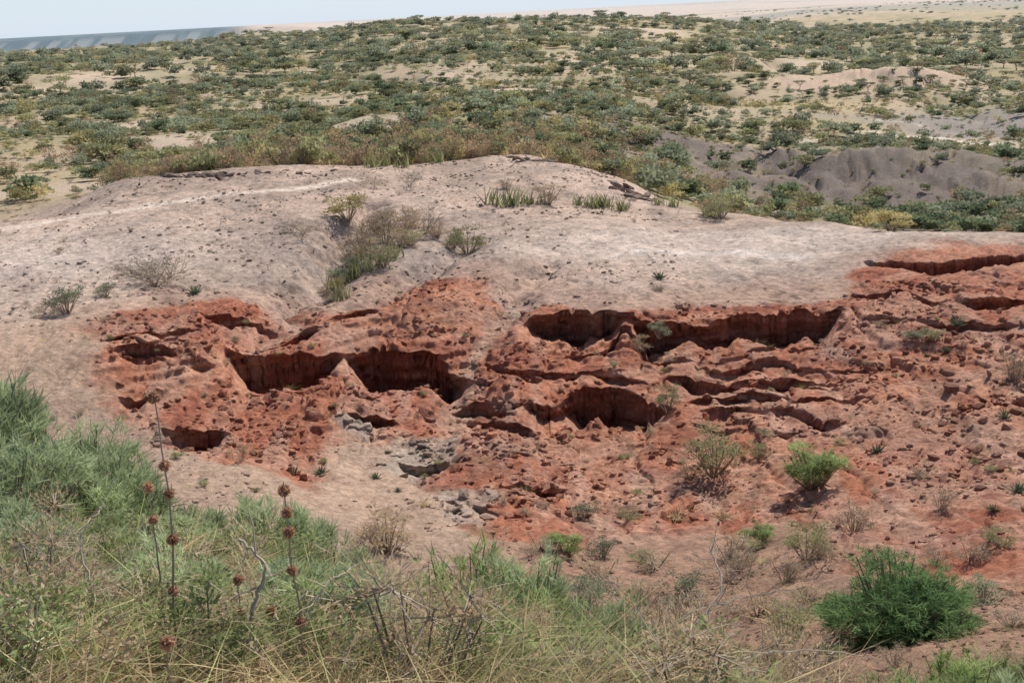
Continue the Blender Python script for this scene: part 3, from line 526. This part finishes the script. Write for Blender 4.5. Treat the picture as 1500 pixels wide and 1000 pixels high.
for q in [('eup',1190,712,110,76),('olive',1045,695,105,90),('eup',1108,798,64,34),('olive',1182,818,75,70),('dry',1250,778,66,54),('eup',830,812,66,44),('olive',882,816,56,38),('olive',858,758,56,30),('olive',922,762,40,24),('dry',565,812,105,80),('dry',570,808,95,66),('olive',685,370,64,50),('yellow',510,322,66,42),('dry',565,358,84,64),('bare',620,342,64,60),('bare',590,348,75,60),('bare',600,274,40,42),('bare',548,274,28,26),('yellow',375,242,46,36),('bare',232,418,110,66),('bare',205,402,66,38),('bare',245,412,90,56),('aloe',285,430,34,28),('olive',98,458,66,50),('olive',155,434,36,26),('bare',75,464,44,34),('bare',350,678,46,46),('yellow',1305,338,60,34),('olive',1055,320,70,38),('dry',1035,314,40,28),('olive',966,494,38,32),('dry',935,514,44,30),('olive',978,602,42,52),('olive',1340,497,48,18),('olive',1365,496,36,18),('aloe',1402,476,36,28),('aloe',1386,514,24,20),('aloe',1471,612,28,32),('aloe',1285,662,36,28),('aloe',1491,720,36,32),('aloe',1455,747,28,20),('dry',1485,557,64,54),('dry',1378,747,50,42),('aloe',430,694,34,26),('aloe',470,694,36,28),('aloe',550,700,26,20),('aloe',966,408,30,24),('dry',966,425,34,14),('aloe',583,720,20,16),('dry',720,812,34,20),('olive',1110,670,40,28),('dry',790,805,66,30),('dry',740,277,34,20),('dry',800,300,66,38),('olive',665,362,34,28),('dry',1010,702,54,36),('dry',1350,700,44,18),('dry',1070,822,95,54),('bare',1075,852,120,76),('dry',960,832,86,34),('dry',880,852,95,40),('dry',1150,852,66,44),('bare',1200,832,66,64),('olive',1440,882,76,44),('dry',345,500,26,12),('dry',985,530,34,18),('olive',1000,880,90,50),('dry',940,890,90,50),('bare',900,900,120,80),('dry',1110,900,90,50),('bare',1010,930,130,90),('grass',1150,930,70,50),('olive',860,880,90,50),('dry',700,850,70,36),('grass',770,850,60,40),('grass',1060,760,40,24),('grass',1230,650,30,14),('dry',1290,480,30,14),('grass',620,740,24,12),('olive',1120,640,30,18),('dry',950,640,30,20),('grass',990,760,40,20),('olive',1160,940,90,60),('dry',1180,880,60,40),('olive',1465,800,50,34),('dry',1420,820,60,36)]:
    plant(*q)
for (u,v,w,h) in [(725,300,40,34),(748,302,44,38),(775,300,34,28),(868,303,40,26),(885,303,38,28),(850,300,30,22),(912,308,30,26),(545,245,32,26),(565,243,30,30),(590,245,28,28),(985,303,28,20),(965,300,24,18),(1040,318,32,24),(500,440,36,40),(490,425,30,40),(520,410,40,40),(545,395,40,36),(575,378,40,36),(530,380,30,30),(640,238,30,24)]:
    plant('sans',u,v,w,h)
for (k,u,v,w,h) in [('bare',540,352,70,56),('dry',530,367,66,44),('olive',560,390,56,38),('bare',575,332,66,50),('dry',600,332,56,40),('olive',500,415,44,32),('dry',480,435,34,26),('bare',440,347,64,38),('bare',425,337,44,26),('dry',640,347,44,26),('olive',520,400,50,34),('dry',545,380,60,40),('olive',600,360,50,30),('dry',515,385,50,34),('dry',585,362,50,34),('yellow',495,432,30,30),('dry',560,345,50,40)]:
    plant(k,u,v,w,h)
plant('eupd',1312,938,245,162,14.)

# ------------------------------------------------------------------ foreground mass
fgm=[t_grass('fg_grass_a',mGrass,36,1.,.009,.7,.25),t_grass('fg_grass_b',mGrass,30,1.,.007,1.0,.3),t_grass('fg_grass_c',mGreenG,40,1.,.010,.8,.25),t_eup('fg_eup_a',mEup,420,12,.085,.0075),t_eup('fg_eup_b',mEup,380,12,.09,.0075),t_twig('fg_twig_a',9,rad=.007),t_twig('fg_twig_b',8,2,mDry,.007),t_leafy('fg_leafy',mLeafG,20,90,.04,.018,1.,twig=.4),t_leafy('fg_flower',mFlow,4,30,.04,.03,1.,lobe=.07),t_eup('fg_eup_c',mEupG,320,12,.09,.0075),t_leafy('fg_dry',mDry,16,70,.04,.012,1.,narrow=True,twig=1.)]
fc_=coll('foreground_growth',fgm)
PP=[];SC=[];ID=[]
def fadd(b,d,w,h,i):
    x,y=d*math.sin(b),d*math.cos(b);PP.append((x,y,float(ground(x,y))-.03*h));SC.append((w,w,h));ID.append(i)
def fb(u): return bearing(u,850)[0]
for k in range(1500):
    u=rng.uniform(-150,1250);d=rng.uniform(3.2,10.5 if u<500 else 9.2);hh=rng.uniform(.22,.5)
    if u>950 and d>7.8: continue
    fadd(fb(u),d,rng.uniform(.4,.8),hh*(1+.35*(d>6)),rng.choice([0,1,0,1,0,2]))
for k in range(230):
    u=rng.uniform(-120,1200);d=rng.uniform(3.8,9.6 if u<950 else 8.2);fadd(fb(u),d,rng.uniform(.5,1.0),rng.uniform(.35,.75),rng.choice([5,6,5,7,7,10]))
for k in range(75):
    u=rng.uniform(-80,950);d=rng.uniform(4.6,9.5);fadd(fb(u),d,rng.uniform(.5,.9),rng.uniform(.4,.7),rng.choice([3,4,9,7]))
for (u,d,w,h,i) in [(0,9.8,1.5,1.8,3),(75,9.7,1.4,1.75,4),(130,9.4,1.2,1.4,3),(-60,9.5,1.4,1.7,4),(165,9.2,1.1,1.15,4),(60,8.2,1.0,.9,9),(150,8.2,1.1,1.0,4),(-20,8.,1.2,1.1,3),(20,7.5,1.1,.9,4),(250,8.8,.9,.85,3),(320,9.0,.9,.95,4),(390,9.3,1.,1.25,3),(450,9.4,1.,1.3,4),(500,9.2,.9,1.1,3),(350,8.2,.8,.65,9),(290,7.8,.8,.6,3),(600,8.6,.9,1.0,9),(680,8.6,1.1,1.4,9),(760,8.6,1.1,1.4,3),(820,8.6,1.,1.3,9),(720,7.4,.9,1.,9),(800,7.2,.9,.9,9),(640,7.0,.8,.75,9),(880,8.0,.9,1.1,3),(560,8.0,.8,.8,4),(700,6.2,.8,.6,9),(780,6.2,.7,.5,9),(1390,12.4,1.5,1.6,9),(1460,12.6,1.4,1.7,9),(1340,12.0,1.2,1.3,9),(1540,12.5,1.6,1.8,4),(1430,11.2,1.4,1.5,9),(1500,11.4,1.3,1.5,3),(950,8.2,.9,1.1,10),(1080,7.8,.9,1.1,6),(1010,8.2,.9,1.2,6),(120,6.5,.7,.5,7),(400,6.5,.6,.5,7),(40,6.0,.7,.55,3),(1200,9.4,1.1,1.3,5),(1140,9.0,1.1,1.3,6),(1070,8.8,1.,1.4,5),(1260,9.8,1.1,1.3,6),(980,7.2,.9,1.,5),(900,7.0,.8,.8,6),(1000,9.4,1.1,1.5,10),(1120,9.6,1.1,1.3,10),(930,9.2,1.,1.3,7),(1160,10.5,1.2,1.4,10),(1050,10.5,1.2,1.6,7)]:
    fadd(fb(u),d,w,h,i)
for (u,d) in [(120,7.2),(205,6.8),(265,6.2),(110,5.6),(240,5.8)]: fadd(fb(u),d,.35,.85,8)
PP=np.array(PP);rt=np.zeros_like(PP);rt[:,2]=rng.random(len(PP))*6.28;rt[:,:2]=rng.normal(0,.12,(len(PP),2));scatter('foreground_grass_and_shrubs',PP,rt,np.array(SC),ID,fc_,True)
PP=[];SC=[];ID=[]
for k in range(700):
    u=rng.uniform(450,1550);d=rng.uniform(11,31)
    if u<650 and d>24: continue
    if rng.random()>np.interp(u,[450,650,800,1150,1250,1500],[.3,.7,1,1,.4,.35])*np.interp(d,[11,24,31],[1,.8,.25]): continue
    s_=rng.uniform(.3,1.0);fadd(fb(u),d,s_,s_*rng.uniform(.4,.75),rng.choice([0,1,5,6,7,10,10,2]))
for k in range(190):
    u=rng.uniform(100,1540);d=rng.uniform(33,54);s_=rng.uniform(.2,.55);fadd(fb(u),d,s_,s_*.6,rng.choice([0,6,10,7,2]))
for k in range(130):
    u=rng.uniform(-20,1000);d=rng.uniform(56,94);s_=rng.uniform(.25,.7);fadd(fb(u),d,s_,s_*.6,rng.choice([5,6,10,0]))
PP=np.array(PP);rt=np.zeros_like(PP);rt[:,2]=rng.random(len(PP))*6.28;scatter('slope_scrub',PP,rt,np.array(SC),ID,fc_)
def sphere(g,c,R_,mi):
    n=220;d=unit(n);g.leaves(c+d*R_*.35,d+.3*unit(n),R_*(.5+.4*rng.random(n)),R_*.35,rng.random(n),mi)
def stalk(u,d,vt,balls,lean=.03):
    b=fb(u);bx,by=d*math.sin(b),d*math.cos(b);gz=float(ground(bx,by));bb_,t=bearing(u,vt);top=EYE+t*d;H=top-gz;g=G()
    p=wiggle(np.zeros(3),np.array([lean,0,H]),14,.004);g.tube(p,np.linspace(.005,.0025,14),.45,0,5)
    for f in balls: 
        c=np.array([np.interp(f*H,p[:,2],p[:,k]) for k in range(3)]);sphere(g,c,.019+.006*random.random(),1)
    o=bpy.data.objects.new('seed_head_stalk',g.mesh('seed_head_stalk',[mTwig,mBall,mOlive]));o.location=(bx,by,gz);scene.collection.objects.link(o)
stalk(245,4.0,573,[.99,.77,.68,.53,.36]);stalk(437,4.0,700,[.95,.86,.78,.62,.4],-.03);stalk(345,4.2,840,[.98,.7]);stalk(383,4.4,890,[.97]);stalk(540,4.3,930,[.98]);stalk(222,3.6,940,[.97]);stalk(230,4.6,700,[.97,.8])
def branch(pts,R_):
    g=G();P_=[]
    for (u,v,d) in pts:
        b,t=bearing(u,v);P_.append((d*math.sin(b),d*math.cos(b),EYE+t*d))
    P_=np.array(P_);t=np.linspace(0,len(P_)-1,len(P_)*6);Q=np.stack([np.interp(t,np.arange(len(P_)),P_[:,k]) for k in range(3)],-1)
    for _ in range(3): Q[1:-1]=.25*Q[:-2]+.5*Q[1:-1]+.25*Q[2:]
    Q+=rng.normal(0,.004,Q.shape);g.tube(Q,np.linspace(R_,R_*.4,len(Q)),.85,0,5)
    for k in range(len(Q)//3):
        i=rng.integers(3,len(Q));e=Q[i]+unit(1)[0]*.13+np.array([0,0,.05]);g.tube(wiggle(Q[i],e,4,.008),np.linspace(R_*.4,R_*.15,4),.8,0,4)
    scene.collection.objects.link(bpy.data.objects.new('dry_branch',g.mesh('dry_branch',[mTwig])))
branch([(420,1040,4.),(375,960,4.),(365,900,4.05),(395,830,4.1),(350,790,4.2)],.011)
branch([(850,1060,5.),(940,940,5.),(1010,925,5.1),(1060,860,5.3),(1040,800,5.5)],.008)
branch([(800,1050,5.),(900,990,5.),(1000,900,5.2),(1100,870,5.4),(1180,860,5.5)],.006)
branch([(1000,1050,5.),(1080,960,5.2),(1200,950,5.4),(1290,965,5.6)],.007)
branch([(100,1050,4.5),(150,900,4.5),(110,790,4.6),(150,740,4.7)],.006)
branch([(440,1050,4.),(435,930,4.),(480,850,4.1),(520,830,4.2)],.006)

# ------------------------------------------------------------------ light
Sv=Vector((math.cos(math.radians(49))*.6,math.cos(math.radians(49))*.8,math.sin(math.radians(49))))
su=bpy.data.lights.new('sun','SUN');su.energy=5.0;su.angle=math.radians(.5);su.color=(1,.95,.87);so=bpy.data.objects.new('sun',su);so.rotation_euler=Sv.to_track_quat('Z','Y').to_euler();so.location=(0,0,60);scene.collection.objects.link(so)
w=bpy.data.worlds.new('World');scene.world=w;w.use_nodes=True;nt=w.node_tree;bg=nt.nodes['Background'];sk=nt.nodes.new('ShaderNodeTexSky');sk.sky_type='NISHITA';sk.sun_disc=False;sk.sun_elevation=math.radians(49);sk.sun_rotation=math.atan2(.6,.8);sk.altitude=1400;sk.dust_density=.8;sk.ozone_density=1.2
tc=nd(nt,'ShaderNodeTexCoord');sx=nd(nt,'ShaderNodeSeparateXYZ');nt.links.new(tc.outputs['Generated'],sx.inputs[0]);hr=nd(nt,'ShaderNodeMapRange');hr.inputs['From Min'].default_value=0;hr.inputs['From Max'].default_value=.16;hr.inputs['To Min'].default_value=.92;hr.inputs['To Max'].default_value=0;nt.links.new(sx.outputs['Z'],hr.inputs['Value'])
mx=nd(nt,'ShaderNodeMix',data_type='RGBA');mx.inputs[7].default_value=(5.4,6.2,7.2,1);nt.links.new(hr.outputs[0],mx.inputs[0]);nt.links.new(sk.outputs[0],mx.inputs[6]);nt.links.new(mx.outputs[2],bg.inputs[0]);bg.inputs[1].default_value=.125
scene.view_settings.view_transform='Standard';scene.view_settings.look='None';scene.view_settings.exposure=0
